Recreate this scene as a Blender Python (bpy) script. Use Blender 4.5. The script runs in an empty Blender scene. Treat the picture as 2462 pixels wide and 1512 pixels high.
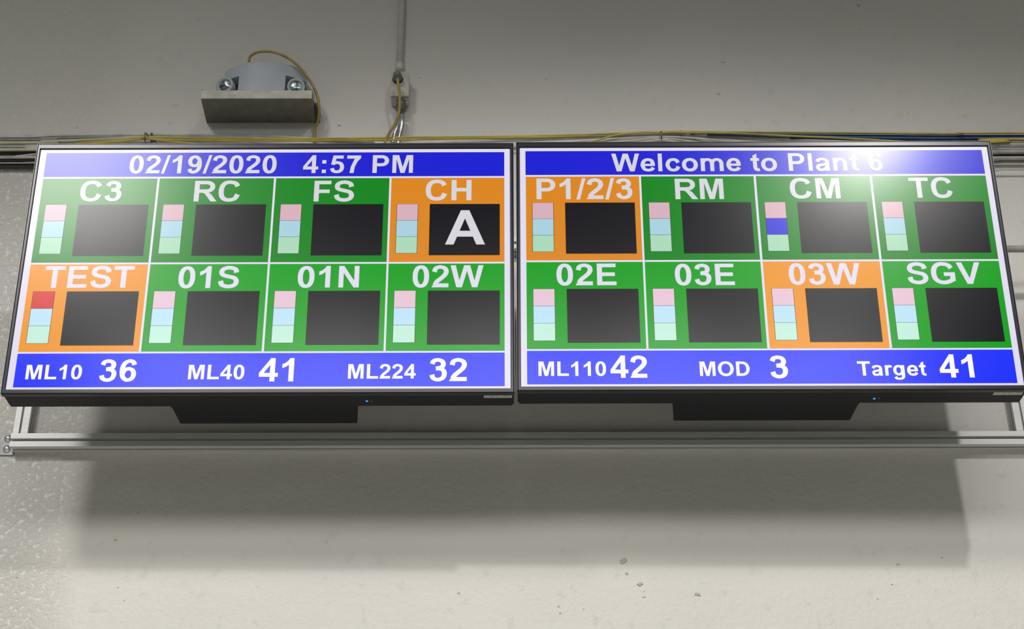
import bpy, bmesh, math, random
from mathutils import Vector, Matrix, Euler
random.seed(7)
scene = bpy.context.scene
COL = scene.collection
PI = math.pi

# ------------------------------------------------------------------ camera
CAM = Vector((-0.04417628, -3.97156803, 1.51628523))
CM = Matrix(((0.9999633227361583, 0.0017934147064031045, -0.008374774394133963),
             (-0.006230440920267718, -0.5186155596064135, -0.8549848436902642),
             (-0.005876630701417128, 0.8550056637226546, -0.5185853644423277)))
FPX = 4019.31
cd = bpy.data.cameras.new('camera')
cd.sensor_width = 36.0
cd.lens = FPX / 2462.0 * 36.0
cd.clip_start = 0.05
cam = bpy.data.objects.new('camera', cd)
COL.objects.link(cam)
M4 = CM.to_4x4()
M4.translation = CAM
cam.matrix_world = M4
scene.camera = cam

# ------------------------------------------------------------------ world, lamps, exposure
scene.view_settings.view_transform = 'Standard'
scene.view_settings.look = 'None'
scene.view_settings.gamma = 1.0
scene.view_settings.use_curve_mapping = False
scene.view_settings.exposure = 0.0
world = bpy.data.worlds.new('hall_ambient')
world.use_nodes = True
world.node_tree.nodes['Background'].inputs[0].default_value = (0.96, 1.0, 0.94, 1)
world.node_tree.nodes['Background'].inputs[1].default_value = 0.13
scene.world = world

LAMPS = [  # x, y, z, watts, radius, tilt from straight down towards the wall, cone, blend
    (2.95, -9.0, 9.04, 1150, 0.20, 33.4, 66.5, 0.20),      # high reflector lamps further down the hall
    (-3.80, -9.0, 8.97, 1700, 0.85, 33.4, 66.5, 0.20),
    (-2.00, -6.0, 5.45, 104, 0.50, 42, 83, 0.30),      # low row of fixtures nearer the wall
    (-1.05, -6.0, 5.45, 104, 0.50, 42, 83, 0.30),
    (-0.10, -6.0, 5.45, 104, 0.50, 42, 83, 0.30),
    (0.85, -6.0, 5.45, 104, 0.50, 42, 83, 0.30),
    (1.80, -6.0, 5.45, 104, 0.50, 42, 83, 0.30),
]
for (lx, ly, lz, lw, lr, lt, lc, lb) in LAMPS:
    ld = bpy.data.lights.new('hall_lamp', 'SPOT')
    ld.energy = lw
    ld.color = (1.0, 0.975, 0.94)
    ld.spot_size = math.radians(lc)
    ld.spot_blend = lb
    ld.shadow_soft_size = lr
    lo = bpy.data.objects.new('hall_lamp', ld)
    COL.objects.link(lo)
    lo.location = (lx, ly, lz)
    lo.rotation_euler = (math.radians(lt), 0, math.atan2(lx, -ly))


# ------------------------------------------------------------------ pixel ray -> world point at a given depth in front of the wall
def P(px, py, Y=0.0):
    d = CM @ Vector(((px - 1231.0) / FPX, -(py - 756.0) / FPX, -1.0))
    return CAM + d * ((Y - CAM.y) / d.y)


# ------------------------------------------------------------------ materials
def principled(name, col, rough=0.5, metal=0.0, spec=0.5):
    m = bpy.data.materials.new(name)
    m.use_nodes = True
    b = m.node_tree.nodes['Principled BSDF']
    b.inputs['Base Color'].default_value = (*col, 1)
    b.inputs['Roughness'].default_value = rough
    b.inputs['Metallic'].default_value = metal
    b.inputs['Specular IOR Level'].default_value = spec
    return m


def speckled(name, col, col2, scale, rough=0.5, metal=0.0, bump=0.1, dist=0.001, stretch=(1, 1, 1)):
    m = principled(name, col, rough, metal)
    nt = m.node_tree
    b = nt.nodes['Principled BSDF']
    tc = nt.nodes.new('ShaderNodeTexCoord')
    mp = nt.nodes.new('ShaderNodeMapping')
    mp.inputs['Scale'].default_value = stretch
    nz = nt.nodes.new('ShaderNodeTexNoise')
    nz.inputs['Scale'].default_value = scale
    nz.inputs['Detail'].default_value = 5
    rp = nt.nodes.new('ShaderNodeValToRGB')
    rp.color_ramp.elements[0].position = 0.35
    rp.color_ramp.elements[1].position = 0.65
    rp.color_ramp.elements[0].color = (*col2, 1)
    rp.color_ramp.elements[1].color = (*col, 1)
    bp = nt.nodes.new('ShaderNodeBump')
    bp.inputs['Strength'].default_value = bump
    bp.inputs['Distance'].default_value = dist
    L = nt.links.new
    L(tc.outputs['Object'], mp.inputs['Vector'])
    L(mp.outputs[0], nz.inputs['Vector'])
    L(nz.outputs['Fac'], rp.inputs['Fac'])
    L(rp.outputs['Color'], b.inputs['Base Color'])
    L(nz.outputs['Fac'], bp.inputs['Height'])
    L(bp.outputs[0], b.inputs['Normal'])
    return m


def srgb(r, g, b):
    def f(c):
        c /= 255.0
        return c / 12.92 if c <= 0.04045 else ((c + 0.055) / 1.055) ** 2.4
    return (f(r), f(g), f(b))


SCREEN_MATS = {}


def screen_mat(name, rgb):
    """backlit liquid crystal colour behind the matt front film of the panel"""
    if name in SCREEN_MATS:
        return SCREEN_MATS[name]
    m = bpy.data.materials.new('panel_' + name)
    m.use_nodes = True
    nt = m.node_tree
    nt.nodes.remove(nt.nodes['Principled BSDF'])
    out = nt.nodes['Material Output']
    em = nt.nodes.new('ShaderNodeEmission')
    em.inputs[0].default_value = (*srgb(*rgb), 1)
    cur = em.outputs[0]
    for (r, f) in ((0.15, 0.0054), (0.22, 0.0085), (0.30, 0.0026)):      # matt film: narrow and broad reflection
        g = nt.nodes.new('ShaderNodeBsdfAnisotropic')
        g.distribution = 'BECKMANN'
        g.inputs['Color'].default_value = (f, f, f, 1)
        g.inputs['Roughness'].default_value = r
        ad = nt.nodes.new('ShaderNodeAddShader')
        nt.links.new(cur, ad.inputs[0])
        nt.links.new(g.outputs[0], ad.inputs[1])
        cur = ad.outputs[0]
    nt.links.new(cur, out.inputs['Surface'])
    SCREEN_MATS[name] = m
    return m


SCREEN_ROUGH = 0.22

# painted, patched plaster/concrete wall
wall_m = principled('painted_wall', (0.70, 0.68, 0.645), 0.5, 0, 0.45)
nt = wall_m.node_tree
L = nt.links.new
b = nt.nodes['Principled BSDF']
tc = nt.nodes.new('ShaderNodeTexCoord')


def noise(scale, detail=4, rough=0.5, stretch=None):
    n = nt.nodes.new('ShaderNodeTexNoise')
    n.inputs['Scale'].default_value = scale
    n.inputs['Detail'].default_value = detail
    n.inputs['Roughness'].default_value = rough
    if stretch:
        mp = nt.nodes.new('ShaderNodeMapping')
        mp.inputs['Scale'].default_value = stretch
        L(tc.outputs['Object'], mp.inputs['Vector'])
        L(mp.outputs[0], n.inputs['Vector'])
    else:
        L(tc.outputs['Object'], n.inputs['Vector'])
    return n


def ramp(inp, p0, p1, c0=(0, 0, 0, 1), c1=(1, 1, 1, 1)):
    r = nt.nodes.new('ShaderNodeValToRGB')
    r.color_ramp.elements[0].position = p0
    r.color_ramp.elements[1].position = p1
    r.color_ramp.elements[0].color = c0
    r.color_ramp.elements[1].color = c1
    L(inp, r.inputs['Fac'])
    return r


def math_n(op, a, bb):
    n = nt.nodes.new('ShaderNodeMath')
    n.operation = op
    for i, v in enumerate((a, bb)):
        if isinstance(v, (int, float)):
            n.inputs[i].default_value = v
        else:
            L(v, n.inputs[i])
    return n


# broad tone variation
tone = noise(1.3, 4)
tone_c = ramp(tone.outputs['Fac'], 0.3, 0.7, (0.655, 0.64, 0.605, 1), (0.715, 0.69, 0.65, 1))
# small dark specks where paint is missing
vor = nt.nodes.new('ShaderNodeTexVoronoi')
vor.inputs['Scale'].default_value = 9.0
wob = noise(60, 3)
vadd = nt.nodes.new('ShaderNodeVectorMath')
vadd.operation = 'MULTIPLY_ADD'
L(wob.outputs['Color'], vadd.inputs[0])
vadd.inputs[1].default_value = (0.035, 0.035, 0.035)
L(tc.outputs['Object'], vadd.inputs[2])
L(vadd.outputs[0], vor.inputs['Vector'])
sepc = nt.nodes.new('ShaderNodeSeparateColor')
L(vor.outputs['Color'], sepc.inputs[0])
rad = math_n('MULTIPLY', sepc.outputs[0], 0.085)
rad = math_n('SUBTRACT', rad.outputs[0], 0.035)
spot = math_n('LESS_THAN', vor.outputs['Distance'], rad.outputs[0])
spot_soft = math_n('MULTIPLY', spot.outputs[0], 0.45)
mix = nt.nodes.new('ShaderNodeMix')
mix.data_type = 'RGBA'
L(spot_soft.outputs[0], mix.inputs['Factor'])
L(tone_c.outputs['Color'], mix.inputs[6])
mix.inputs[7].default_value = (0.22, 0.21, 0.17, 1)
L(mix.outputs[2], b.inputs['Base Color'])
# relief: brush and trowel marks, lumps near the old joint at the left, pits
sep = nt.nodes.new('ShaderNodeSeparateXYZ')
L(tc.outputs['Object'], sep.inputs[0])
leftm = nt.nodes.new('ShaderNodeMapRange')
leftm.inputs['From Min'].default_value = -1.28
leftm.inputs['From Max'].default_value = -1.10
leftm.inputs['To Min'].default_value = 1.0
leftm.inputs['To Max'].default_value = 0.10
L(sep.outputs['X'], leftm.inputs['Value'])
lowm = nt.nodes.new('ShaderNodeMapRange')
lowm.inputs['From Min'].default_value = 4.35
lowm.inputs['From Max'].default_value = 4.55
lowm.inputs['To Min'].default_value = 1.0
lowm.inputs['To Max'].default_value = 0.22
L(sep.outputs['Z'], lowm.inputs['Value'])
lump = noise(70, 5, 0.62)
lump_r = ramp(lump.outputs['Fac'], 0.42, 0.75)
lm = math_n('MULTIPLY', lump_r.outputs['Color'], leftm.outputs[0])
lm = math_n('MULTIPLY', lm.outputs[0], lowm.outputs[0])
lm = math_n('MULTIPLY', lm.outputs[0], 2.2)
fine = noise(150, 4, 0.6)
finem = math_n('MULTIPLY', fine.outputs['Fac'], 0.10)
broad = noise(5, 5, 0.55, (0.6, 1, 1.6))
broadm = math_n('MULTIPLY', broad.outputs['Fac'], 1.2)
patch = noise(22, 6, 0.7)
patch_r = ramp(patch.outputs['Fac'], 0.60, 0.72)
patchm = math_n('MULTIPLY', patch_r.outputs['Color'], 0.35)
h = math_n('ADD', lm.outputs[0], finem.outputs[0])
h = math_n('ADD', h.outputs[0], broadm.outputs[0])
h = math_n('ADD', h.outputs[0], patchm.outputs[0])
pit = math_n('MULTIPLY', spot.outputs[0], -0.5)
h = math_n('ADD', h.outputs[0], pit.outputs[0])
bp = nt.nodes.new('ShaderNodeBump')
bp.inputs['Strength'].default_value = 0.55
bp.inputs['Distance'].default_value = 0.006
L(h.outputs[0], bp.inputs['Height'])
L(bp.outputs[0], b.inputs['Normal'])

floor_m = speckled('concrete_floor', (0.62, 0.62, 0.56), (0.55, 0.55, 0.50), 3, 0.6, 0, 0.1)
plastic_m = speckled('black_plastic', (0.009, 0.0085, 0.013), (0.007, 0.007, 0.010), 300, 0.5, 0, 0.05, 0.0003)
plastic_m.node_tree.nodes['Principled BSDF'].inputs['Specular IOR Level'].default_value = 0.18
bezel_m = principled('bezel_plastic', (0.012, 0.012, 0.017), 0.24, 0, 0.32)
trim_m = principled('grey_edge_trim', (0.14, 0.14, 0.15), 0.35, 0.3)
alu_m = speckled('anodised_aluminium', (0.64, 0.64, 0.63), (0.56, 0.56, 0.55), 40, 0.5, 0.25, 0.05, 0.0003, (0.1, 1, 6))
slot_m = principled('slot_shadow_grey', (0.10, 0.10, 0.10), 0.6, 0.3)
steel_m = speckled('zinc_steel', (0.24, 0.24, 0.25), (0.18, 0.18, 0.19), 60, 0.45, 0.4, 0.1, 0.0004)
bolt_m = principled('bright_bolt', (0.72, 0.72, 0.72), 0.25, 0.9)
emt_m = speckled('galvanised_conduit', (0.50, 0.52, 0.54), (0.40, 0.42, 0.44), 50, 0.28, 0.85, 0.05)
painted_m = speckled('wall_paint_on_metal', (0.66, 0.645, 0.61), (0.58, 0.57, 0.54), 25, 0.5, 0, 0.1)
tray_shaded_m = speckled('tray_paint_shaded', (0.20, 0.195, 0.165), (0.16, 0.158, 0.135), 30, 0.5, 0, 0.15, 0.0008)  # tray paint with the underside's shade put in; the lip keeps the lit tone
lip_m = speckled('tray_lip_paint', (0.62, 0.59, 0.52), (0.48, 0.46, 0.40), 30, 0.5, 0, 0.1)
unit_m = speckled('grey_blue_plastic', (0.50, 0.53, 0.60), (0.46, 0.49, 0.555), 20, 0.45, 0, 0.03)
dark_m = principled('dark_recess', (0.07, 0.07, 0.08), 0.6)
ring_m = principled('lamp_ring_grey', (0.46, 0.50, 0.55), 0.4)
lens_m = speckled('faceted_reflector', (0.75, 0.80, 0.80), (0.06, 0.08, 0.09), 70, 0.08, 0.9, 0.9, 0.004)
cordy_m = speckled('yellow_cord', (0.50, 0.37, 0.09), (0.34, 0.23, 0.07), 30, 0.5, 0, 0.1)
c_yellow = speckled('yellow_jacket', (0.62, 0.50, 0.07), (0.44, 0.35, 0.06), 14, 0.4)
c_beige = speckled('beige_jacket', (0.66, 0.62, 0.47), (0.52, 0.50, 0.33), 10, 0.5)
c_white = speckled('white_jacket', (0.70, 0.68, 0.65), (0.52, 0.51, 0.49), 18, 0.45)
c_grey = speckled('grey_jacket', (0.42, 0.42, 0.41), (0.30, 0.30, 0.29), 18, 0.5)
c_pipe = speckled('dusty_grey_conduit', (0.52, 0.50, 0.47), (0.40, 0.39, 0.37), 25, 0.5, 0.1, 0.1)
c_black = speckled('black_jacket', (0.035, 0.035, 0.033), (0.025, 0.025, 0.025), 15, 0.5)
c_blue = speckled('blue_jacket', (0.03, 0.10, 0.30), (0.02, 0.06, 0.20), 15, 0.4)
sticker_m = speckled('sticker_paper', (0.50, 0.50, 0.44), (0.20, 0.20, 0.19), 160, 0.5, 0, 0.0, 0.001, (1, 1, 1))


# ------------------------------------------------------------------ mesh helpers
def obj(name, bm, mat, parent=None, smooth=False, loc=None):
    me = bpy.data.meshes.new(name)
    bm.to_mesh(me)
    bm.free()
    if smooth:
        for p in me.polygons:
            p.use_smooth = True
    me.materials.append(mat)
    o = bpy.data.objects.new(name, me)
    COL.objects.link(o)
    if parent:
        o.parent = parent
    if loc:
        o.location = loc
    return o


def thing(name, label, cat, loc=(0, 0, 0), group=None):
    o = bpy.data.objects.new(name, None)
    o.empty_display_size = 0.05
    COL.objects.link(o)
    o.location = loc
    o['label'] = label
    o['category'] = cat
    if group:
        o['group'] = group
    return o


def tag(o, label, cat, group=None):
    o['label'] = label
    o['category'] = cat
    if group:
        o['group'] = group
    return o


def box(bm, lo, hi, bevel=0.0, mat=None):
    x0, y0, z0 = lo
    x1, y1, z1 = hi
    vs = [bm.verts.new(v) for v in ((x0, y0, z0), (x1, y0, z0), (x1, y1, z0), (x0, y1, z0),
                                    (x0, y0, z1), (x1, y0, z1), (x1, y1, z1), (x0, y1, z1))]
    fs = [bm.faces.new([vs[i] for i in f]) for f in ((0, 3, 2, 1), (4, 5, 6, 7), (0, 1, 5, 4), (1, 2, 6, 5), (2, 3, 7, 6), (3, 0, 4, 7))]
    if bevel:
        es = set()
        for f in fs:
            es.update(f.edges)
        bmesh.ops.bevel(bm, geom=list(es), offset=bevel, segments=2, affect='EDGES')
    return vs


def prism(bm, pts, z0, z1, axis='Z'):
    """extrude a closed 2-D outline; pts in the two axes other than `axis`"""
    def mk(p, w):
        if axis == 'Z':
            return (p[0], p[1], w)
        if axis == 'X':
            return (w, p[0], p[1])
        return (p[0], w, p[1])
    a = [bm.verts.new(mk(p, z0)) for p in pts]
    c = [bm.verts.new(mk(p, z1)) for p in pts]
    n = len(pts)
    bm.faces.new(a[::-1])
    bm.faces.new(c)
    for i in range(n):
        bm.faces.new((a[i], a[(i + 1) % n], c[(i + 1) % n], c[i]))
    bmesh.ops.recalc_face_normals(bm, faces=bm.faces)


def catmull(pts, sub=6):
    pts = [Vector(p) for p in pts]
    out = []
    n = len(pts)
    for i in range(n - 1):
        p0 = pts[max(i - 1, 0)]
        p1, p2 = pts[i], pts[i + 1]
        p3 = pts[min(i + 2, n - 1)]
        if i == 0:
            p0 = p1 - (p2 - p1)
        if i == n - 2:
            p3 = p2 + (p2 - p1)
        for k in range(sub):
            t = k / sub
            out.append(0.5 * ((2 * p1) + (p2 - p0) * t + (2 * p0 - 5 * p1 + 4 * p2 - p3) * t * t + (3 * p1 - p0 - 3 * p2 + p3) * t ** 3))
    out.append(pts[-1])
    return out


def tube(bm, pts, r, sides=10, cap=True):
    rings = []
    n = len(pts)
    for i, p in enumerate(pts):
        t = (pts[min(i + 1, n - 1)] - pts[max(i - 1, 0)]).normalized()
        up = Vector((0, 0, 1)) if abs(t.z) < 0.9 else Vector((0, 1, 0))
        a = t.cross(up).normalized()
        c = a.cross(t).normalized()
        rr = r[i] if isinstance(r, (list, tuple)) else r
        rings.append([bm.verts.new(p + a * math.cos(q * 2 * PI / sides) * rr + c * math.sin(q * 2 * PI / sides) * rr) for q in range(sides)])
    for i in range(n - 1):
        for q in range(sides):
            bm.faces.new((rings[i][q], rings[i][(q + 1) % sides], rings[i + 1][(q + 1) % sides], rings[i + 1][q]))
    if cap:
        bm.faces.new(rings[0][::-1])
        bm.faces.new(rings[-1])
    bmesh.ops.recalc_face_normals(bm, faces=bm.faces)


def lathe_dir(bm, origin, direction, prof, sides=24):
    """prof: list of (distance along direction, radius)"""
    d = Vector(direction).normalized()
    up = Vector((0, 0, 1)) if abs(d.z) < 0.9 else Vector((1, 0, 0))
    a = d.cross(up).normalized()
    c = a.cross(d).normalized()
    rings = []
    for (s, r) in prof:
        o = Vector(origin) + d * s
        if r < 1e-6:
            rings.append([bm.verts.new(o)])
        else:
            rings.append([bm.verts.new(o + a * math.cos(q * 2 * PI / sides) * r + c * math.sin(q * 2 * PI / sides) * r) for q in range(sides)])
    for i in range(len(rings) - 1):
        A, B = rings[i], rings[i + 1]
        for q in range(sides):
            q2 = (q + 1) % sides
            if len(A) == 1 and len(B) == 1:
                continue
            if len(A) == 1:
                bm.faces.new((A[0], B[q2], B[q]))
            elif len(B) == 1:
                bm.faces.new((A[q], A[q2], B[0]))
            else:
                bm.faces.new((A[q], A[q2], B[q2], B[q]))
    if len(rings[0]) > 1:
        bm.faces.new(rings[0][::-1])
    if len(rings[-1]) > 1:
        bm.faces.new(rings[-1])
    bmesh.ops.recalc_face_normals(bm, faces=bm.faces)


# ------------------------------------------------------------------ the room shell
bm = bmesh.new()
box(bm, (-9, 0.0, 0), (9, 0.2, 7))
wall = obj('wall_back', bm, wall_m)
wall['kind'] = 'structure'
bm = bmesh.new()
box(bm, (-9, -12, -0.1), (9, 0.2, 0))
fl = obj('floor', bm, floor_m)
fl['kind'] = 'structure'

# chips and lumps in the plaster of the wall
chip_dark = principled('chipped_plaster', (0.50, 0.475, 0.40), 0.8)
chip_light = principled('fresh_plaster', (0.80, 0.78, 0.73), 0.8)
CHIPS = [(1027, 1361, 9, 1), (1498, 1350, 18, 0), (1512, 1346, 9, 1), (1508, 1379, 9, 0), (1537, 1405, 15, 0), (1545, 1420, 11, 1),
         (1549, 1436, 7, 0), (1676, 1428, 15, 0), (1668, 1432, 7, 1), (1104, 1426, 7, 0), (1343, 1458, 6, 0), (1347, 1474, 6, 0),
         (332, 1233, 6, 0), (278, 1298, 9, 0), (246, 1304, 5, 0), (40, 1388, 6, 0), (283, 1412, 5, 0), (299, 1444, 5, 0), (785, 1304, 5, 0),
         (897, 1403, 6, 1), (1403, 1464, 6, 0), (2070, 70, 5, 0), (2145, 1405, 7, 0), (2110, 1440, 6, 0), (1313, 190, 6, 0), (1728, 226, 8, 0),
         (1575, 262, 7, 1), (1010, 187, 5, 0), (185, 307, 5, 0), (1855, 1200, 5, 0), (2265, 1340, 6, 0), (815, 301, 8, 0), (72, 268, 8, 1), (70, 1117, 7, 0)]
for i, (cx, cy, s, k) in enumerate(CHIPS):
    c = P(cx, cy)
    r = s * 0.0006
    bm = bmesh.new()
    n = 9
    rim = []
    top = []
    for q in range(n):
        a = q * 2 * PI / n
        rr = r * random.uniform(0.55, 1.25)
        rim.append(bm.verts.new((math.cos(a) * rr * 1.35, 0.001, math.sin(a) * rr)))
        top.append(bm.verts.new((math.cos(a) * rr * 0.8, -r * random.uniform(0.10, 0.40), math.sin(a) * rr * 0.55)))
    for q in range(n):
        bm.faces.new((rim[q], rim[(q + 1) % n], top[(q + 1) % n], top[q]))
    bm.faces.new(top)
    bmesh.ops.recalc_face_normals(bm, faces=bm.faces)
    o = obj('plaster_chip', bm, chip_light if k else chip_dark, wall, loc=(c.x, 0, c.z))

# ------------------------------------------------------------------ lettering (bold grotesque drawn as strokes; units of 1/1000 em)
def arc(cx, cy, rx, ry, a0, a1, n=14, p=2.25):
    out = []
    for i in range(n + 1):
        a = math.radians(a0 + (a1 - a0) * i / n)
        c, s = math.cos(a), math.sin(a)
        out.append((cx + rx * math.copysign(abs(c) ** (2 / p), c), cy + ry * math.copysign(abs(s) ** (2 / p), s)))
    return out


def S(pts, hx=70, hy=58, smooth=True):
    return ('s', pts, hx, hy, smooth)


def R_(x0, y0, x1, y1):
    return ('p', [(x0, y0), (x1, y0), (x1, y1), (x0, y1)])


def G_(*pts):
    return ('p', list(pts))


SIX = [S([(440, 532), (400, 628), (293, 662), (170, 590), (116, 450), (111, 330), (135, 170), (195, 85), (280, 47), (395, 95), (440, 228), (400, 358), (290, 412), (180, 365), (128, 250)], 68, 56)]
FONT = {
 '0': (556, [S(arc(274, 353, 163, 309, 0, 360, 36, 2.3), 70, 57, False)]),
 '1': (556, [G_((256, 0), (393, 0), (393, 719), (282, 719), (256, 517)), G_((282, 719), (240, 650), (165, 575), (79, 532), (79, 407), (175, 450), (256, 517))]),
 '2': (556, [S([(100, 500), (140, 618), (270, 662), (400, 615), (438, 510), (395, 400), (290, 290), (180, 190), (115, 70)], 70, 57), G_((25, 0), (505, 0), (505, 127), (200, 127), (45, 60))]),
 '3': (556, [S([(108, 535), (150, 628), (262, 662), (375, 625), (415, 535), (375, 440), (215, 398)], 68, 56), S([(215, 392), (360, 375), (438, 300), (440, 180), (385, 85), (265, 47), (145, 95), (104, 200)], 68, 56)]),
 '4': (556, [R_(311, 0, 444, 719), R_(21, 144, 528, 264), G_((21, 264), (147, 264), (311, 510), (325, 719))]),
 '5': (556, [R_(135, 580, 477, 706), G_((135, 706), (66, 345), (185, 325), (240, 600)), S([(125, 360), (190, 405), (275, 422), (395, 370), (438, 235), (395, 100), (265, 47), (145, 90), (100, 190)], 68, 56)]),
 '6': (556, SIX),
 '9': (556, [S([(548 - x, 707 - y) for x, y in SIX[0][1]], 68, 56)]),
 '7': (556, [R_(42, 579, 506, 706), G_((330, 640), (506, 600), (400, 470), (310, 250), (278, 0), (141, 0), (175, 250), (250, 450))]),
 '/': (278, [G_((0, -12), (103, -12), (279, 728), (178, 728))]),
 ':': (333, [R_(98, 0, 235, 137), R_(98, 382, 235, 519)]),
 ' ': (278, []),
 'A': (722, [G_((0, 0), (153, 0), (356, 549), (356, 716), (279, 716)), G_((718, 0), (561, 0), (352, 549), (352, 716), (432, 716)), G_((190, 163), (520, 163), (480, 284), (235, 284))]),
 'C': (722, [S([(590, 520), (525, 625), (385, 666), (240, 640), (150, 530), (122, 358), (150, 180), (240, 78), (385, 50), (530, 105), (602, 245)], 73, 61)]),
 'D': (722, [R_(72, 0, 217, 716), S([(150, 655), (300, 655)] + arc(330, 358, 262, 297, 90, -90, 14, 2.1) + [(300, 61), (150, 61)], 72, 61, False)]),
 'E': (667, [R_(73, 0, 217, 716), R_(73, 595, 604, 716), R_(73, 302, 577, 423), R_(73, 0, 617, 121)]),
 'F': (611, [R_(73, 0, 217, 716), R_(73, 595, 564, 716), R_(73, 290, 525, 411)]),
 'G': (778, [S([(625, 525), (540, 630), (400, 666), (250, 640), (155, 530), (122, 358), (155, 180), (260, 75), (410, 49), (540, 85), (650, 150)], 73, 61), R_(404, 264, 716, 385), R_(573, 92, 716, 385)]),
 'H': (722, [R_(73, 0, 217, 716), R_(505, 0, 649, 716), R_(73, 310, 649, 434)]),
 'L': (611, [R_(73, 0, 217, 716), R_(73, 0, 580, 121)]),
 'M': (833, [R_(71, 0, 205, 716), R_(628, 0, 762, 716), G_((71, 716), (287, 716), (417, 228), (486, 0), (347, 0), (205, 564)), G_((762, 716), (545, 716), (417, 228), (347, 0), (486, 0), (628, 564))]),
 'N': (722, [R_(74, 0, 208, 716), R_(508, 0, 642, 716), G_((74, 716), (215, 716), (642, 0), (497, 0))]),
 'O': (778, [S(arc(390, 358, 272, 308, 0, 360, 36, 2.15), 74, 62, False)]),
 'P': (667, [R_(73, 0, 217, 716), S([(150, 655), (350, 655)] + arc(375, 492, 175, 163, 90, -90, 12, 2.1) + [(350, 329), (150, 329)], 72, 61, False)]),
 'R': (722, [R_(73, 0, 217, 716), S([(150, 655), (400, 655)] + arc(420, 507, 172, 148, 90, -90, 12, 2.1) + [(400, 358), (150, 358)], 72, 60, False), G_((300, 300), (440, 340), (560, 255), (735, 0), (562, 0), (430, 195), (360, 285))]),
 'S': (667, [S([(545, 505), (500, 620), (335, 667), (180, 625), (128, 525), (170, 430), (330, 375), (490, 325), (553, 215), (500, 95), (335, 48), (165, 100), (108, 230)], 72, 60)]),
 'T': (611, [R_(21, 595, 590, 716), R_(233, 0, 378, 716)]),
 'V': (667, [G_((255, 0), (409, 0), (337, 186), (157, 716), (0, 716)), G_((255, 0), (409, 0), (665, 716), (512, 716), (337, 186))]),
 'W': (944, [G_((173, 0), (330, 0), (258, 224), (150, 716), (2, 716)), G_((173, 0), (330, 0), (472, 535), (561, 716), (389, 716), (258, 224)), G_((769, 0), (615, 0), (472, 535), (389, 716), (561, 716), (687, 216)), G_((769, 0), (615, 0), (687, 216), (797, 716), (943, 716))]),
 'a': (556, [S([(102, 365), (150, 450), (280, 476), (400, 435), (432, 340), (430, 150), (442, 60), (462, 2)], 66, 52), S([(430, 285), (290, 248), (150, 215), (103, 140), (150, 58), (245, 42), (360, 80), (430, 190)], 62, 52)]),
 'c': (556, [S([(468, 345), (410, 445), (300, 473), (180, 430), (110, 262), (180, 90), (300, 46), (415, 80), (475, 190)], 68, 55)]),
 'e': (556, [S([(450, 250), (445, 330), (400, 435), (285, 473), (165, 425), (103, 262), (165, 90), (295, 46), (410, 78), (458, 150)], 68, 55), R_(105, 212, 518, 302)]),
 'g': (611, [S(arc(275, 268, 168, 205, 0, 360, 30, 2.2), 68, 56, False), R_(402, 10, 540, 519), S([(471, 40), (450, -80), (390, -138), (280, -155), (160, -135), (115, -60)], 68, 52)]),
 'l': (278, [R_(71, 0, 209, 716)]),
 'm': (889, [R_(61, 0, 199, 519), S([(125, 330), (180, 430), (290, 470), (400, 430), (444, 330), (444, 0)], 68, 55), S([(444, 330), (500, 430), (605, 470), (715, 430), (759, 330), (759, 0)], 68, 55)]),
 'n': (611, [R_(71, 0, 209, 519), S([(140, 330), (210, 430), (320, 470), (430, 420), (471, 320), (471, 0)], 68, 55)]),
 'o': (611, [S(arc(307, 260, 198, 214, 0, 360, 30, 2.15), 70, 57, False)]),
 'r': (389, [R_(66, 0, 204, 519), S([(135, 260), (165, 400), (245, 465), (375, 448)], 62, 58)]),
 't': (333, [G_((100, 409), (237, 409), (237, 704), (100, 622)), R_(21, 409, 315, 519), S([(168, 420), (168, 140), (200, 65), (270, 47), (320, 58)], 68, 55)]),
}
FONT['m'][1][1] = S(catmull([Vector((125, 330, 0)), Vector((180, 430, 0)), Vector((290, 470, 0)), Vector((400, 430, 0)), Vector((444, 330, 0))], 5) + [Vector((444, 0, 0))], 68, 55, False)
FONT['m'][1][2] = S(catmull([Vector((440, 330, 0)), Vector((495, 430, 0)), Vector((605, 470, 0)), Vector((715, 430, 0)), Vector((759, 330, 0))], 5) + [Vector((759, 0, 0))], 68, 55, False)
FONT['n'][1][1] = S(catmull([Vector((140, 330, 0)), Vector((210, 430, 0)), Vector((320, 470, 0)), Vector((430, 420, 0)), Vector((471, 320, 0))], 5) + [Vector((471, 0, 0))], 68, 55, False)
FONT['t'][1][2] = S([Vector((168, 450, 0))] + catmull([Vector((168, 160, 0)), Vector((195, 72, 0)), Vector((255, 49, 0)), Vector((318, 56, 0))], 5), 68, 55, False)


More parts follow.
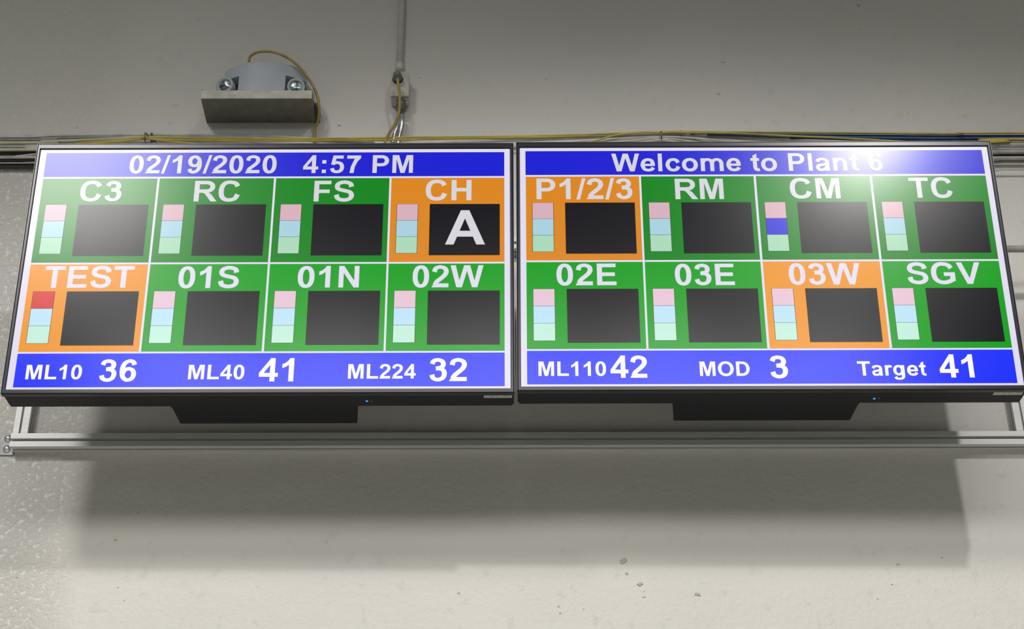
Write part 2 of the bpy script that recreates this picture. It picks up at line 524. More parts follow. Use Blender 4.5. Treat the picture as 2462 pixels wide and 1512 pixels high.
def glyph_faces(bm, ch, ox, tf, dep):
    adv, parts = FONT[ch]
    lay = 0
    for pt in parts:
        y = dep - lay * 0.00002
        lay += 1
        if pt[0] == 'p':
            vs = [bm.verts.new(tf(ox + p[0], p[1], y)) for p in pt[1]]
            bm.faces.new(vs)
        else:
            _, pts, hx, hy, sm = pt
            pp = [Vector((p[0], p[1], 0)) for p in pts]
            closed = (pp[0] - pp[-1]).length < 1
            if sm:
                pp = catmull(pp, 5)
            n = len(pp)
            a, c = [], []
            for i in range(n):
                if closed:
                    t = pp[(i + 1) % (n - 1)] - pp[(i - 1) % (n - 1)]
                else:
                    t = pp[min(i + 1, n - 1)] - pp[max(i - 1, 0)]
                t.normalize()
                # elliptic pen: support offset
                k = math.sqrt((hx * t.y) ** 2 + (hy * t.x) ** 2)
                nx, ny = -t.y, t.x
                off = Vector((nx * hx * hx * abs(t.y) if False else nx * k, ny * k, 0))
                a.append(bm.verts.new(tf(ox + pp[i].x + off.x, pp[i].y + off.y, y)))
                c.append(bm.verts.new(tf(ox + pp[i].x - off.x, pp[i].y - off.y, y)))
            for i in range(n - 1):
                bm.faces.new((a[i], a[i + 1], c[i + 1], c[i]))


def extent(text):
    xs = []
    ox = 0
    for ch in text:
        adv, parts = FONT[ch]
        for pt in parts:
            if pt[0] == 'p':
                xs += [ox + p[0] for p in pt[1]]
            else:
                pp = [Vector((p[0], p[1], 0)) for p in pt[1]]
                if pt[4]:
                    pp = catmull(pp, 5)
                for i in range(len(pp)):
                    t = pp[min(i + 1, len(pp) - 1)] - pp[max(i - 1, 0)]
                    t.normalize()
                    k = math.sqrt((pt[2] * t.y) ** 2 + (pt[3] * t.x) ** 2)
                    xs += [ox + pp[i].x - t.y * k, ox + pp[i].x + t.y * k]
        ox += adv
    return min(xs), max(xs)


# ------------------------------------------------------------------ televisions
SW, SH = 1.2176, 0.6849
TV = [((-0.622475, -0.450165, 3.799829), (0.070102, 0.00185, -0.004048)),
      ((0.621541, -0.449812, 3.805189), (0.069039, 0.003834, -0.008197))]
TEXT = [
 ('02/19/2020', 0, 0.1928, 0.5046, 0.0266, 0.1065), ('4:57 PM', 0, 0.5614, 0.7945, 0.0274, 0.1064),
 ('C3', 0, 0.0956, 0.1826, 0.1398, 0.2284), ('RC', 0, 0.3355, 0.4319, 0.1399, 0.2303), ('FS', 0, 0.5876, 0.6721, 0.1407, 0.231),
 ('CH', 0, 0.8229, 0.9192, 0.1382, 0.2272), ('A', 0, 0.8653, 0.9482, 0.2705, 0.4171), ('TEST', 0, 0.0458, 0.2285, 0.5046, 0.5946),
 ('01S', 0, 0.3202, 0.4444, 0.5062, 0.5965), ('01N', 0, 0.5646, 0.6903, 0.5064, 0.5956), ('02W', 0, 0.8001, 0.9455, 0.5045, 0.5958),
 ('ML10', 0, 0.0355, 0.1466, 0.9040, 0.9605), ('36', 0, 0.1818, 0.2548, 0.8832, 0.9700), ('ML40', 0, 0.3586, 0.47, 0.9055, 0.9620),
 ('41', 0, 0.4992, 0.5683, 0.8802, 0.9713), ('ML224', 0, 0.6765, 0.8112, 0.9043, 0.9611), ('32', 0, 0.8387, 0.9131, 0.8816, 0.9717),
 ('Welcome to Plant 6', 1, 0.1949, 0.7718, 0.027, 0.106), ('P1/2/3', 1, 0.0345, 0.2369, 0.137, 0.2278), ('RM', 1, 0.3274, 0.4297, 0.1393, 0.2295),
 ('CM', 1, 0.57, 0.6757, 0.1386, 0.2277), ('TC', 1, 0.8227, 0.9133, 0.1373, 0.2265), ('02E', 1, 0.0738, 0.1968, 0.5042, 0.5943),
 ('03E', 1, 0.3174, 0.4397, 0.5061, 0.5952), ('03W', 1, 0.5517, 0.6988, 0.5049, 0.5941), ('SGV', 1, 0.795, 0.9468, 0.5033, 0.5928),
 ('ML110', 1, 0.0347, 0.1697, 0.9023, 0.959), ('42', 1, 0.1787, 0.2519, 0.8797, 0.967), ('MOD', 1, 0.357, 0.4567, 0.9041, 0.9607),
 ('3', 1, 0.4978, 0.5331, 0.8812, 0.9701), ('Target', 1, 0.6723, 0.809, 0.9047, 0.9612), ('41', 1, 0.8362, 0.9043, 0.8787, 0.9693)]
# tile colours: o = orange alert, g = green
TILES = [['ggggo'[0:3] + 'o', 'oggg'], ['oggg', 'ggog']]
COLS = [[0.0135, 0.2597, 0.5057, 0.7498], [0.0120, 0.2566, 0.5003, 0.7465]]
COLE = [[0.2550, 0.5012, 0.7455, 0.9885], [0.2523, 0.4954, 0.7417, 0.9877]]
ROWS = [(0.1285, 0.4895), (0.4970, 0.8525)]
PITCH = [0.0, 0.3660]
RGB = {  # dimmer upper and brighter lower copies: panel's viewing-angle brightness put into the colours
 'white_bright': (250, 248, 255), 'white_dim': (214, 212, 220), 'white': (224, 220, 238),
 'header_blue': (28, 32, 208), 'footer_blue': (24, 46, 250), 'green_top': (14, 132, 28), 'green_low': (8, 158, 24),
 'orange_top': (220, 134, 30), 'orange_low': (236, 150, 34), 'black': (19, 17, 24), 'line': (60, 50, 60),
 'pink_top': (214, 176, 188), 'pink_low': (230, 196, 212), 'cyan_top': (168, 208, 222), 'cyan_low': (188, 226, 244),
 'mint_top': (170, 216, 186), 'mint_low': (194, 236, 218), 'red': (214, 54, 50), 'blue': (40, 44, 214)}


def make_tv(k):
    (loc, rot) = TV[k]
    side = ['left', 'right'][k]
    lab = ['large wall television showing the date 02/19/2020 and time, left of the pair',
           'large wall television headed Welcome to Plant 6, right of the pair'][k]
    t = thing('television', lab, 'television', loc, 'two televisions side by side')
    t.rotation_euler = rot
    hw, hh = SW / 2, SH / 2

    def X(u):
        return -hw + u * SW

    def Z(v):
        return hh - v * SH
    # rear housing and bezel
    bs, bt, bb = 0.0093, 0.0150, 0.0135
    bm = bmesh.new()
    box(bm, (-hw - bs + .001, 0.008, -hh - bb + .001), (hw + bs - .001, 0.078, hh + bt - .001), 0.004)
    obj('rear_housing', bm, plastic_m, t)
    bm = bmesh.new()
    o = [(-hw - bs, -hh - bb), (hw + bs, -hh - bb), (hw + bs, hh + bt), (-hw - bs, hh + bt)]
    i_ = [(-hw, -hh), (hw, -hh), (hw, hh), (-hw, hh)]
    e = 0.0025
    o2 = [(x - math.copysign(e, x), z - math.copysign(e, z)) for x, z in o]
    i2 = [(x + math.copysign(e * 0.8, x), z + math.copysign(e * 0.8, z)) for x, z in i_]
    loops = []
    for pts, y in ((o, 0.012), (o, -0.0005), (o2, -0.004), (i2, -0.004), (i_, 0.0015)):
        loops.append([bm.verts.new((p[0], y, p[1])) for p in pts])
    for a, c in zip(loops[:-1], loops[1:]):
        for q in range(4):
            bm.faces.new((a[q], a[(q + 1) % 4], c[(q + 1) % 4], c[q]))
    bmesh.ops.recalc_face_normals(bm, faces=bm.faces)
    obj('bezel', bm, bezel_m, t)
    bm = bmesh.new()
    w = 0.0010
    for (x0, z0, x1, z1) in ((-hw - bs - w, -hh - bb + .002, -hw - bs, hh + bt), (hw + bs, -hh - bb + .002, hw + bs + w, hh + bt), (-hw - bs - w, hh + bt, hw + bs + w, hh + bt + w)):
        box(bm, (x0, -0.0035, z0), (x1, 0.004, z1))
    obj('edge_trim', bm, trim_m, t)['label'] = 'thin grey trim line around the bezel edge'
    # mounting hump behind the lower back
    bm = bmesh.new()
    zb = -hh - bb + 0.012
    prism(bm, [(-0.235, 0.078), (0.232, 0.078), (0.226, 0.115), (0.223, 0.205), (-0.223, 0.205), (-0.226, 0.115)], zb, 0.05)
    obj('rear_bulge', bm, plastic_m, t)
    for s in (-1, 1):
        bm = bmesh.new()
        box(bm, (s * 0.24 - 0.012, 0.0785, zb + 0.002), (s * 0.24 + 0.012, 0.095, zb + 0.02))
        obj('housing_tab', bm, plastic_m, t)
    # panel
    bm = bmesh.new()
    box(bm, (-hw, 0.0012, -hh), (hw, 0.0075, hh))
    scr = obj('screen', bm, screen_mat('white', RGB['white']), t)
    scr['label'] = 'lit display panel with status board'

    def rect(name, u0, v0, u1, v1, mat, dep):
        bm = bmesh.new()
        box(bm, (X(u0), dep, Z(v1)), (X(u1), dep + 0.00012, Z(v0)))
        return obj(name, bm, screen_mat(mat, RGB[mat]), scr)
    rect('header_bar', COLS[k][0] - 0.0005, 0.0142, COLE[k][3], 0.1208, 'header_blue', 0.0008)['label'] = 'blue header bar'
    rect('footer_bar', COLS[k][0], 0.8595, COLE[k][3], 0.9915, 'footer_blue', 0.0008)['label'] = 'blue footer bar'
    for r in range(2):
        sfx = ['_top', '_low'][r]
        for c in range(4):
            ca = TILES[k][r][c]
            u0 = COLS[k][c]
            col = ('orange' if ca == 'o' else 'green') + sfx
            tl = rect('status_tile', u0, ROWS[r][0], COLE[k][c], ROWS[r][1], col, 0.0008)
            tl['label'] = ('orange' if ca == 'o' else 'green') + ' status tile'
            v0 = 0.2435 + PITCH[r]
            fr = 0.0009
            rect('gauge_frame', u0 + .0138 - fr, v0 - fr, u0 + .0572 + fr, v0 + .2095 + fr, 'line', 0.0006)
            names = ['pink', 'cyan', 'mint']
            for q in range(3):
                m = names[q] + sfx
                if k == 0 and r == 1 and c == 0 and q == 0:
                    m = 'red'
                if k == 1 and r == 0 and c == 2 and q == 1:
                    m = 'blue'
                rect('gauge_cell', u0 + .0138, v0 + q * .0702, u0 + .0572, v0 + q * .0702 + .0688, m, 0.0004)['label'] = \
                    {'pink': 'pale pink', 'cyan': 'pale blue', 'mint': 'pale green', 'red': 'red', 'blue': 'deep blue'}[m.split('_')[0]] + ' gauge cell'
            rect('display_window', u0 + .0822, v0 - .0005, u0 + .2290, v0 + .2185, 'black', 0.0006)
    for (s, kk, u0, u1, vt, vb) in TEXT:
        if kk != k:
            continue
        x0, x1 = extent(s)
        sx = (u1 - u0) * SW / (x1 - x0)
        sz = (vb - vt) * SH / 716.0

        def tf(x, y, d, x0=x0, sx=sx, sz=sz, u0=u0, vb=vb):
            return (X(u0) + (x - x0) * sx, d, Z(vb) + y * sz)
        ox = 0
        mat = 'white_bright' if vt > 0.8 else ('white' if vt > 0.4 else 'white_dim')
        nm = 'heading_text' if vt < 0.1 else ('footer_text' if vt > 0.8 else 'tile_text')
        for wd in s.split(' '):
            bm = bmesh.new()
            for ch in wd:
                glyph_faces(bm, ch, ox, tf, 0.0003)
                ox += FONT[ch][0]
            ox += FONT[' '][0]
            for f in bm.faces:
                f.normal_update()
                if f.normal.y > 0:
                    f.normal_flip()
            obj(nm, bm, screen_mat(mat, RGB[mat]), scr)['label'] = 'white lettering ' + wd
    # underside details: rays to the underside plane in local space
    Mi = (Matrix.Translation(loc) @ Euler(rot).to_matrix().to_4x4()).inverted()
    oc = Mi @ CAM

    def under(px, py):
        d = Mi.to_3x3() @ (CM @ Vector(((px - 1231.0) / FPX, -(py - 756.0) / FPX, -1.0)))
        zz = -hh - bb + .001
        return oc + d * ((zz - oc.z) / d.z)
    stick = [((1163, 947), (1231, 956)), ((2393, 938.5), (2456, 949))][k]
    a, c = under(*stick[0]), under(*stick[1])
    xr = min(c.x, hw + bs - 0.004)
    bm = bmesh.new()
    box(bm, (a.x, a.y, a.z - 0.0005), (xr, c.y, a.z + 0.0002))
    obj('asset_sticker', bm, sticker_m, t)['label'] = 'small pale paper sticker with faint print'
    for (px, py, rr, mt, nm) in [((882, 964), (2102, 958))[k] + (0.0032, led_m, 'power_light'), ((893, 964), (2113, 957))[k] + (0.0016, dot_m, 'remote_sensor')]:
        q = under(px, py)
        bm = bmesh.new()
        lathe_dir(bm, (q.x, q.y, q.z + 0.001), (0, 0, -1), [(0, rr), (0.0015, rr), (0.0025, rr * 0.6), (0.0028, 0)], 12)
        obj(nm, bm, mt, t, True)
    return t


led_m = principled('blue_led', (0.02, 0.1, 0.4), 0.3)
led_m.node_tree.nodes['Principled BSDF'].inputs['Emission Color'].default_value = (0.02, 0.22, 1.0, 1)
led_m.node_tree.nodes['Principled BSDF'].inputs['Emission Strength'].default_value = 2.0
dot_m = principled('sensor_window', (0.25, 0.25, 0.25), 0.3)
tvs = [make_tv(0), make_tv(1)]

# ------------------------------------------------------------------ slotted aluminium frame on the wall
W_ = 0.0385


def tslot(c0, c1):
    """outline of a slotted square extrusion, centred on (c0, c1)"""
    h_ = W_ / 2
    s, d, lip, in_ = 0.0042, 0.010, 0.003, 0.0075
    q = [(-h_, -h_), (-s, -h_), (-s, -h_ + lip), (-in_, -h_ + lip), (-in_ + .003, -h_ + d), (in_ - .003, -h_ + d), (in_, -h_ + lip), (s, -h_ + lip), (s, -h_)]
    out = []
    for k in range(4):
        for (x, y) in q:
            a = k * PI / 2
            out.append((x * math.cos(a) - y * math.sin(a) + c0, x * math.sin(a) + y * math.cos(a) + c1))
    return out


zr = P(60, 1041.5, -W_).z - W_ / 2      # height of the bottom rail centre
xl = P(24, 1060, -W_).x
fr = thing('mounting_frame', 'slotted aluminium extrusion frame fixed to the wall behind the televisions', 'frame', (0, 0, zr))
bm = bmesh.new()
prism(bm, tslot(-W_ / 2, 0), xl, 1.42, 'X')
obj('bottom_rail', bm, alu_m, fr)
bm = bmesh.new()
prism(bm, tslot(-W_ / 2, 0.62), xl + .004, P(2441.5, 1020, -W_).x + W_, 'X')
obj('top_rail', bm, alu_m, fr)
xp = [(P(31, 1038, -W_).x + W_ / 2), P(2441.5, 1020, -W_).x + W_ / 2]
for x in xp + [-0.62, 0.62]:
    bm = bmesh.new()
    z0, z1 = (W_ / 2 + .0003, 0.62 - W_ / 2 - .0003) if abs(x) > 1 else (0.22, 0.62 - W_ / 2 - .0003)
    prism(bm, tslot(x, -W_ / 2), z0, z1, 'Z')
    obj('upright', bm, alu_m, fr)
# corner plate with two bolts at the left end of the bottom rail
a = P(0, 1045, -0.004)
c = P(33, 1094, -0.004)
bm = bmesh.new()
prism(bm, [(a.x + .007, a.z - zr), (xl + 0.004, a.z - zr), (xl + .004, c.z - zr + .016), (c.x, c.z - zr + .005), (c.x - .004, c.z - zr), (a.x + .002, c.z - zr), (a.x, c.z - zr + .004)], -0.0045, -0.0005, 'Y')
br = obj('corner_bracket', bm, steel_m, fr)
for (px, py) in ((19, 1053), (16, 1078)):
    q = P(px, py, -0.008)
    bm = bmesh.new()
    lathe_dir(bm, (q.x, -0.0045, q.z - zr), (0, -1, 0), [(0, 0.0105), (0.0018, 0.0105), (0.002, 0.0078), (0.006, 0.0070), (0.0078, 0.0045), (0.008, 0.0)], 20)
    obj('bolt', bm, bolt_m, br, True)

# tilt mounts between frame and televisions
for k, x in enumerate((-0.62, 0.62)):
    t = thing('tilt_mount', ['black tilting bracket holding the left television', 'black tilting bracket holding the right television'][k], 'bracket', (x, 0, 3.9), 'tilting brackets behind the televisions')
    for s in (-1, 1):
        bm = bmesh.new()
        box(bm, (s * .17 - .012, -0.212, 0.0), (s * .17 + .012, -0.053, 0.10), 0.002)
        box(bm, (s * .17 - .012, -0.335, 0.04), (s * .17 + .012, -0.21, 0.10), 0.002)
        tl = obj('mount_arm', bm, plastic_m, t)
    bm = bmesh.new()
    box(bm, (-0.21, -0.052, -0.10), (0.21, -0.0395, 0.08), 0.002)
    obj('mount_plate', bm, plastic_m, t)

# ------------------------------------------------------------------ emergency light on its shelf
YT = -0.115
zt = P(500, 295.5, -0.0005).z
xa, xb = P(484, 228, YT).x, P(750, 229, YT).x
lipz = P(483, 218.5, YT).z
tr = thing('wall_shelf', 'beige sheet metal shelf tray under the emergency light', 'shelf', (0, 0, zt))
bm = bmesh.new()
box(bm, (xa, YT, 0), (xb, -0.0005, 0.0025))
obj('shelf_plate', bm, tray_shaded_m, tr)
bm = bmesh.new()
box(bm, (xa, YT - 0.0025, -0.0005), (xb, YT + 0.0002, lipz - zt), 0.0006)
obj('front_lip', bm, lip_m, tr)
for x in (xa, xb):
    bm = bmesh.new()
    s = 0.0025 if x == xa else -0.0025
    prism(bm, [(YT, 0.0025), (-0.0005, 0.0025), (-0.0005, 0.055), (YT + .03, 0.025), (YT, lipz - zt + .006)], min(x, x + s), max(x, x + s), 'X')
    obj('side_flange', bm, tray_shaded_m, tr)
bm = bmesh.new()
bx = P(762, 200, -0.02)
box(bm, (xb - 0.001, -0.045, 0.0), (xb + 0.014, -0.0005, 0.04), 0.001)
obj('fixing_tab', bm, dark_m, tr)
bm = bmesh.new()
box(bm, (xa + 0.004, -0.035, 0.025), (xa + 0.026, -0.0005, 0.060), 0.001)
obj('fixing_tab', bm, dark_m, tr)
bm = bmesh.new()
q = P(690, 294, -0.02)
lathe_dir(bm, (q.x, -0.02, 0), (0, 0, -1), [(0, .006), (.004, .005), (.005, 0)], 12)
obj('screw', bm, steel_m, tr)
bm = bmesh.new()
lathe_dir(bm, (P(540, 296, -0.02).x, -0.02, 0), (0, 0, -1), [(0, .004), (.003, .003), (.004, 0)], 12)
obj('screw', bm, steel_m, tr)

YF = -0.105
el = thing('emergency_light', 'grey twin-head emergency light sitting on the beige shelf tray', 'light', (0, 0, zt + 0.0027))
z_top = P(645, 147.5, YF).z - el.location.z
z_mid = P(572, 181, YF + .01).z - el.location.z
x0, x1 = P(541, 175, -0.07).x, P(735, 175, -0.07).x
xm0, xm1 = P(571, 200, YF).x, P(684, 200, YF).x


def front(x):
    """curved front of the housing in plan"""
    u = (x - (x0 + x1) / 2) / ((x1 - x0) / 2)
    return YF + 0.040 * abs(u) ** 2.2


def plan(xa_, xb_, n=14, back=-0.003):
    pts = [(xa_ + (xb_ - xa_) * i / n, front(xa_ + (xb_ - xa_) * i / n)) for i in range(n + 1)]
    return pts + [(xb_, back), (xa_, back)]


bm = bmesh.new()
prism(bm, plan(x0, x1, 20), z_mid, z_top - 0.006)
hs = obj('housing', bm, unit_m, el)
bm = bmesh.new()
pts = [(x * 1.0, y + 0.004 if y < -0.02 else y) for x, y in plan(x0 + .004, x1 - .004, 20)]
prism(bm, pts, z_top - 0.006, z_top)
obj('top_cap', bm, unit_m, el)
bm = bmesh.new()
prism(bm, plan(xm0, xm1, 14), 0.0, z_mid)
obj('lower_body', bm, unit_m, el)
bm = bmesh.new()
for (a_, c_) in ((x0 + .004, xm0 + .001), (xm1 - .001, x1 - .004)):
    box(bm, (a_, -0.050, 0.0), (c_, -0.004, z_mid + .001))
obj('recess_back', bm, dark_m, el)
for k, (px, py, dx) in enumerate(((541, 206, -0.28), (712, 209, 0.18))):
    q = P(px, py, -0.112)
    org = Vector((q.x, -0.112, q.z - el.location.z))
    d = Vector((dx, -1, -0.25)).normalized()
    bm = bmesh.new()
    lathe_dir(bm, org - d * 0.05, d, [(0, 0.008), (0.012, 0.016), (0.030, 0.0245), (0.048, 0.0265), (0.054, 0.0262), (0.055, 0.0205), (0.050, 0.0195), (0.049, 0.0)], 28)
    hd = obj('lamp_head', bm, ring_m, el, True)
    bm = bmesh.new()
    lathe_dir(bm, org - d * 0.001, d, [(0, 0.0193), (0.0018, 0.0180), (0.004, 0.010), (0.0048, 0)], 24)
    obj('lamp_lens', bm, lens_m, hd, True)
    bm = bmesh.new()
    tube(bm, [org - d * 0.045, Vector((org.x + (0.03 if k == 0 else -0.025), -0.05, org.z + 0.002))], 0.008, 10)
    obj('swivel_arm', bm, ring_m, el, True)
bm = bmesh.new()
q = P(539, 168, -0.07)
lathe_dir(bm, (x0, -0.05, q.z - el.location.z), (-1, 0, 0), [(0, .005), (.003, .004), (.004, 0)], 10)
obj('side_screw', bm, dark_m, el)


def cable(name, label, cat, pts, r, mat, group=None, sub=6, sides=8, smooth=True):
    """pts: (px, py, depth in front of the wall)"""
    w = [P(p[0], p[1], -p[2]) for p in pts]
    if pts[0][0] < -40:            # the run goes on along the wall beyond the view
        w.insert(0, w[0] + Vector((-2.6, 0, 0)))
    if pts[-1][0] > 2500:
        w.append(w[-1] + Vector((2.6, 0, 0)))
    o0 = w[0].copy()
    w = catmull([p - o0 for p in w], sub)
    bm = bmesh.new()
    tube(bm, w, r, sides)
    o = obj(name, bm, mat, None, True, loc=o0)
    return tag(o, label, cat, group)


cable('power_cord', 'yellow-brown cord arching over the emergency light and hanging down at its right', 'cord',
      [(598, 148, .075), (603, 134, .08), (622, 125, .09), (650, 124, .10), (680, 133, .105), (710, 152, .10), (733, 178, .085), (752, 205, .075), (764, 235, .070),
       (767, 265, .06), (765, 290, .04), (758, 310, .028), (757, 330, .02), (757, 345, .02)], 0.0042, cordy_m, None, 6, 8)

# ------------------------------------------------------------------ painted conduit, outlet box, its plug and flex
xcen = P(962, 200, -0.03).x
cz0 = P(962, 165, -0.012).z
bm = bmesh.new()
tube(bm, [Vector((0, 0, 0)), Vector((0, 0, 6.6 - cz0))], 0.0095, 14)
pp_ = thing('painted_conduit', 'thin painted conduit running up the wall above the outlet box', 'pipe', (P(963, 100, -.012).x, -0.012, cz0))
obj('pipe', bm, painted_m, pp_, True)
bm = bmesh.new()
lathe_dir(bm, (0, 0, 0), (0, 0, 1), [(-.006, .010), (0, .0125), (.018, .0125), (.021, .010), (.024, .0085)], 16)
obj('coupling', bm, painted_m, pp_, True)

BD = 0.052
bz0 = P(961, 256, -0.003).z
bz1 = P(961, 173, -BD).z
bx0, bx1 = P(940.5, 200, -BD).x, P(983, 200, -BD).x
ob = thing('outlet_box', 'small cream electrical box on the wall with a black plug in its face', 'outlet', ((bx0 + bx1) / 2, 0, bz0))
hwb = (bx1 - bx0) / 2
bm = bmesh.new()
box(bm, (-hwb, -BD + .004, 0), (hwb, -0.001, bz1 - bz0), 0.003)
obj('box_body', bm, painted_m, ob)
bm = bmesh.new()
box(bm, (-hwb - .001, -BD, 0.001), (hwb + .001, -BD + .004, bz1 - bz0 + .002), 0.001)
cv = obj('cover_plate', bm, lip_m, ob)
q = P(956.5, 190, -BD)
bm = bmesh.new()
lathe_dir(bm, (q.x - ob.location.x, -BD, q.z - bz0 - .002), (0, -1, 0), [(0, .0165), (.002, .0165), (.0025, .015)], 24)
obj('socket_face', bm, principled('black_socket', (0.02, 0.02, 0.02), 0.4), cv)
bm = bmesh.new()
q = P(975, 258, -0.03)
box(bm, (q.x - ob.location.x - .007, -0.04, -0.004), (q.x - ob.location.x + .010, -0.015, 0.0005), 0.001)
lathe_dir(bm, (q.x - ob.location.x + .003, -0.03, -0.004), (0, 0, -1), [(0, .0045), (.006, .004), (.007, 0)], 10)
obj('ear_tab', bm, painted_m, ob)

q = P(956.5, 190, -BD)
pl = thing('cord_plug', 'grey round plug pushed into the outlet box with a yellow cord', 'plug', (q.x, -BD - 0.0026, q.z - .002))
bm = bmesh.new()
lathe_dir(bm, (0, 0, 0), (0, -1, -0.08), [(0, .0140), (.016, .0140), (.018, .0125), (.026, .0115), (.034, .007), (.036, 0)], 24)
obj('plug_body', bm, principled('plug_grey', (0.19, 0.19, 0.18), 0.4), pl, True)
cord = [(956, 190, .086), (957, 200, .094), (959, 212, .094), (961, 228, .088), (961, 245, .084), (960, 262, .078), (957, 280, .070), (949, 298, .062), (938, 316, .055), (929, 332, .05), (925, 345, .05)]
w = catmull([P(a_, b_, -c_) - pl.location for a_, b_, c_ in cord], 6)
bm = bmesh.new()
tube(bm, w, 0.0042, 8)
obj('cord', bm, cordy_m, pl, True)['label'] = 'yellow cord hanging from the plug'

fx = thing('flexible_conduit', 'shiny pair of metal conduits curving down from the outlet box', 'pipe', (P(964, 262, -.03).x, -0.03, bz0 - .0005))
bm = bmesh.new()
lathe_dir(bm, (0, 0, 0), (0, 0, -1), [(0, .0135), (.010, .0135), (.012, .0155), (.020, .0155), (.022, .0125), (.035, .0125)], 20)
obj('box_connector', bm, steel_m, fx, True)
for (pts, r) in (([(966, 275, .03), (967, 292, .032), (965, 308, .03), (960, 325, .028), (957, 350, .026)], 0.0072),
                 ([(959, 272, .03), (958, 290, .034), (954, 308, .036), (948, 325, .034), (944, 350, .03)], 0.0062)):
    w = catmull([P(a_, b_, -c_) - fx.location for a_, b_, c_ in pts], 6)
    bm = bmesh.new()
    tube(bm, w, r, 12)
    obj('metal_hose', bm, emt_m, fx, True)

# ------------------------------------------------------------------ bundle of cables along the wall above and behind the televisions
D1, D2, D3 = .012, .024, .036
GB = 'cables of the bundle along the wall'
cable('cable', 'topmost pale grey cable at the left, straight above the left television', 'cable', [(-60, 330, .006), (60, 327.5, .006), (200, 325.5, .006), (355, 324.5, .006), (520, 324.5, .006), (640, 327, .006), (760, 334, .006), (900, 341, .006)], .0042, c_white, GB)
cable('cable', 'thin grey cable second from the top at the left edge', 'cable', [(-60, 337, .016), (100, 333, .016), (350, 329, .016), (600, 331, .016), (760, 338, .016)], .0036, c_grey, GB)
cable('cable', 'thick cream cable left of the left television corner', 'cable', [(-60, 344, .027), (100, 341, .027), (240, 336, .027), (350, 331, .027), (480, 336, .027), (600, 343, .027)], .0052, c_beige, GB)
cable('cable', 'upper yellow cable running the whole length above both televisions', 'cable', [(180, 345, D3), (280, 338, D3), (355, 330.5, D3), (500, 333, D3), (760, 333.5, D3), (1000, 330.5, D3), (1240, 328, D3), (1420, 323.5, D3), (1600, 317, D3), (1800, 318, D3), (2100, 320, D3), (2300, 321.5, D3), (2540, 319.5, D3)], .0031, c_yellow, GB)
cable('cable', 'lower yellow cable dipping behind the left television corner', 'cable', [(210, 347, .045), (290, 340, .045), (355, 334, .045), (460, 337.5, .045), (700, 338, .045), (900, 337, .045), (1100, 333, .045), (1300, 330, .045), (1420, 327, .045)], .0031, c_yellow, GB)
cable('cable', 'yellow cable fanning out downward right of the left clip', 'cable', [(340, 331, .05), (375, 336, .05), (420, 341, .05), (480, 347, .05)], .0028, c_yellow, GB)
cable('cable', 'brown-yellow cable rising toward the right clip from behind the television', 'cable', [(1395, 345, .05), (1430, 339, .05), (1480, 325, .05), (1540, 319, .05), (1600, 318.5, .045), (1760, 320.5, .045), (1880, 326, .045), (2040, 333, .045), (2200, 342, .04)], .0028, c_yellow, GB)
cable('cable', 'pinkish white cable just left of the television corner', 'cable', [(-60, 353, D2), (60, 350.5, D2), (200, 349, D2)], .0036, c_white, GB)
cable('cable', 'olive yellow cable entering behind the left television from the left', 'cable', [(-60, 361, D3), (60, 356, D3), (200, 352, D3)], .0046, c_beige, GB)
cable('cable', 'upper thick black cable at the left edge', 'cable', [(-60, 368, D2), (60, 364, D2), (200, 360, D2)], .0065, c_black, GB)
cable('cable', 'light grey sagging cable between black tubes at the left edge', 'cable', [(-60, 379, D3), (30, 376.5, D3), (90, 371, D3), (200, 363, D3)], .0036, c_pipe, GB)
cable('cable', 'lower thick black tube at the left edge', 'cable', [(-60, 385, D2), (40, 383, D2), (200, 378, D2)], .0060, c_black, GB)  # black tube filling part of the dark band
cable('cable', 'thin grey cable below the black tubes at the left edge', 'cable', [(-60, 392, D2), (60, 390.5, D2), (200, 388, D2)], .0026, c_grey, GB)
cable('cable', 'lowest black tube of the bundle at the left edge', 'cable', [(-60, 400, D1), (60, 398, D1), (200, 395, D1)], .0075, c_black, GB)  # black tube filling the bottom of the dark band
cable('cable', 'white cable above the gap between the two televisions', 'cable', [(980, 346, D2), (1100, 342, D2), (1240, 337, D2), (1380, 331.5, D2), (1470, 327, D2), (1580, 323, D2), (1650, 322, D2)], .0052, c_white, GB)
cable('cable', 'thick dusty grey conduit sloping down right of the right clip', 'cable', [(1640, 322, D1), (1700, 325, D2), (1800, 331, D2), (1920, 337.5, D2), (2100, 345, D2)], .0078, c_pipe, GB)
cable('cable', 'short thick grey conduit piece under the right clip', 'cable', [(1500, 326.5, D1), (1560, 323, D1), (1590, 322.5, D1), (1640, 324, D1)], .0068, c_pipe, GB)
for (lab, pts) in (('upper thin white cable fanning from the right clip to both sides', [(1430, 340, D3), (1500, 334.5, D3), (1585, 329.5, D3), (1660, 332, D3), (1760, 341, D3), (1800, 347, D3)]),
                   ('middle thin white cable fanning from the right clip to both sides', [(1460, 343.5, .04), (1530, 337, .04), (1585, 333, .04), (1640, 337, .04), (1700, 345, .04)]),
                   ('lowest thin white cable fanning from the right clip to both sides', [(1520, 345, .045), (1560, 339.5, .045), (1590, 336.5, .045), (1625, 341, .045), (1660, 346, .045)])):
    cable('cable', lab, 'cable', pts, .0030, c_white, GB)
cable('cable', 'white cable rising left of the right clip', 'cable', [(1380, 343.5, D2), (1450, 335.5, D2), (1540, 330, D2), (1590, 328, D2), (1700, 334, D2), (1800, 343, D2)], .0034, c_white, GB)
cable('cable', 'upper dark blue cable above the right television corner', 'cable', [(1660, 321, D2), (1760, 323.5, D2), (2000, 326, D2), (2300, 327.5, D2), (2540, 327, D2)], .0042, c_blue, GB)
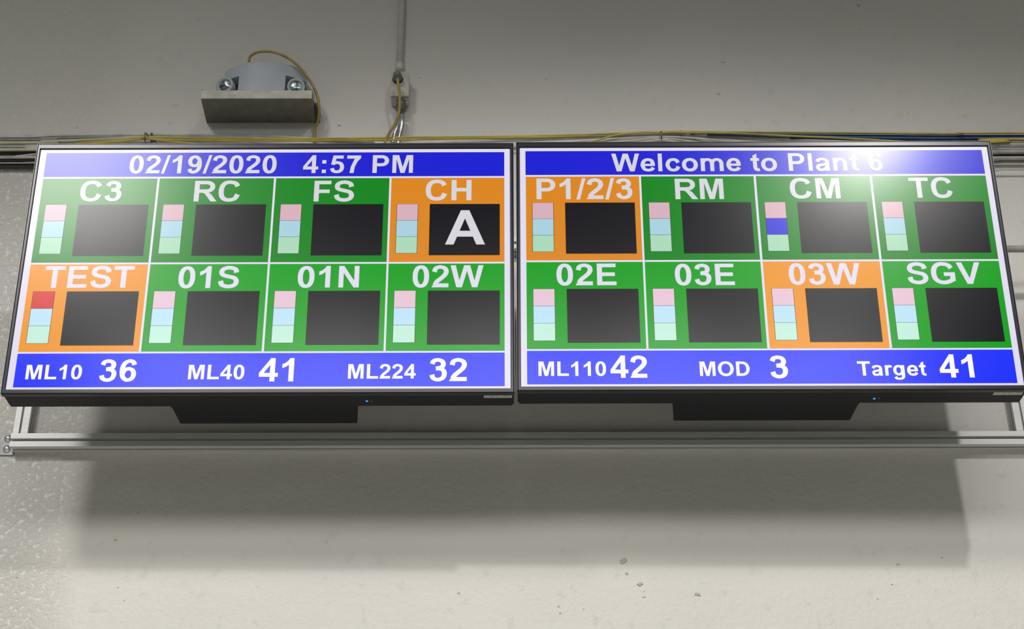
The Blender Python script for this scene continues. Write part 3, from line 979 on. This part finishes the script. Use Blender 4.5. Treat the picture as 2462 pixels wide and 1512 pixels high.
cable('cable', 'lower bright blue cable above the right television corner', 'cable', [(1700, 323, D3), (1850, 326, D3), (2050, 330.5, D3), (2300, 333, D3), (2540, 332, D3)], .0040, c_blue, GB)
cable('cable', 'black cable between blue cables at the right television corner', 'cable', [(1900, 333, .03), (2100, 336, .03), (2300, 337, .03), (2540, 336, .03)], .0036, c_black, GB)
cable('cable', 'short yellow cable rising at the right edge', 'cable', [(2290, 345, .052), (2385, 341, .052), (2430, 339, .052), (2540, 334, .052)], .0036, c_yellow, GB)
cable('cable', 'thick spotted grey conduit at the right edge, topmost of three', 'cable', [(2250, 352, D3), (2400, 350, D3), (2540, 348, D3)], .0088, c_pipe, GB)
cable('cable', 'light grey conduit at the right edge, middle of three', 'cable', [(2250, 368, D2), (2400, 366.5, D2), (2540, 365, D2)], .0070, c_pipe, GB)
cable('cable', 'grey conduit at the right edge, lowest of three', 'cable', [(2250, 384, D2), (2400, 382, D2), (2540, 380, D2)], .0060, c_pipe, GB)
cable('cable', 'dark cable between the grey conduits at the right edge', 'cable', [(2250, 376, D1), (2400, 374.5, D1), (2540, 373, D1)], .0035, c_black, GB)
cable('cable', 'wavy dark grey cable under the conduits at the right edge', 'cable', [(2250, 392, D1), (2390, 391, D1), (2430, 388.5, D1), (2460, 390, D1), (2540, 388, D1)], .0034, c_grey, GB)
cable('cable', 'lowest thin pale cable at the right edge', 'cable', [(2250, 412, .02), (2400, 410, .02), (2540, 407, .02)], .0030, c_white, GB)

# clips that hold the bundle
for (px, py, lab) in ((355, 322, 'wire clip holding the cables above the left television'), (1588, 318, 'wire clip holding the cables above the right television')):
    q = P(px, py, -0.03)
    t = thing('cable_clip', lab, 'clip', (q.x, 0, q.z), 'wire clips on the cable bundle')
    bm = bmesh.new()
    pts = [(0.004, -0.002, .002), (0.002, -0.03, -.006), (0, -.052, -.014), (-.001, -.058, -.022), (-.001, -.056, -.036), (0, -.030, -.040), (0, -.002, -.042)]
    tube(bm, catmull(pts, 5), 0.0022, 8)
    obj('wire_loop', bm, steel_m, t, True)
    bm = bmesh.new()
    lathe_dir(bm, (0.008, -0.001, .010), (0, -1, 0), [(0, .007), (.004, .007), (.005, .004), (.018, .004), (.020, 0)], 12)
    obj('anchor_screw', bm, steel_m, t, True)
    bm = bmesh.new()
    box(bm, (0.004, -0.003, -0.046), (0.020, -0.0005, 0.018), 0.0008)
    obj('anchor_plate', bm, steel_m, t)
t = thing('cable_clip', 'small saddle clamp on the short thick conduit right of the wire clip', 'clip', (P(1637, 324, -.02).x, 0, P(1637, 324, -.02).z), 'wire clips on the cable bundle')
bm = bmesh.new()
tube(bm, catmull([(0, -.001, .014), (0, -.02, .012), (0, -.031, .003), (0, -.028, -.010), (0, -.012, -.014), (0, -.001, -.015)], 5), 0.003, 8)
obj('saddle', bm, steel_m, t, True)

# standing-off steel pipe that comes from the right and ends behind the right television
YP = -0.13
q = P(2450, 598.5, YP)
t = thing('steel_pipe', 'horizontal grey steel pipe right of the right television', 'pipe', (q.x, YP, q.z))
bm = bmesh.new()
tube(bm, [Vector((-0.22, 0, 0)), Vector((2.6, 0, 0))], 0.0100, 16)
obj('pipe', bm, c_pipe, t, True)
for x in (0.45, 1.45, 2.45):
    bm = bmesh.new()
    box(bm, (x - .012, 0.006, -.012), (x + .012, -YP - .0005, .012), 0.001)
    obj('standoff', bm, steel_m, t)
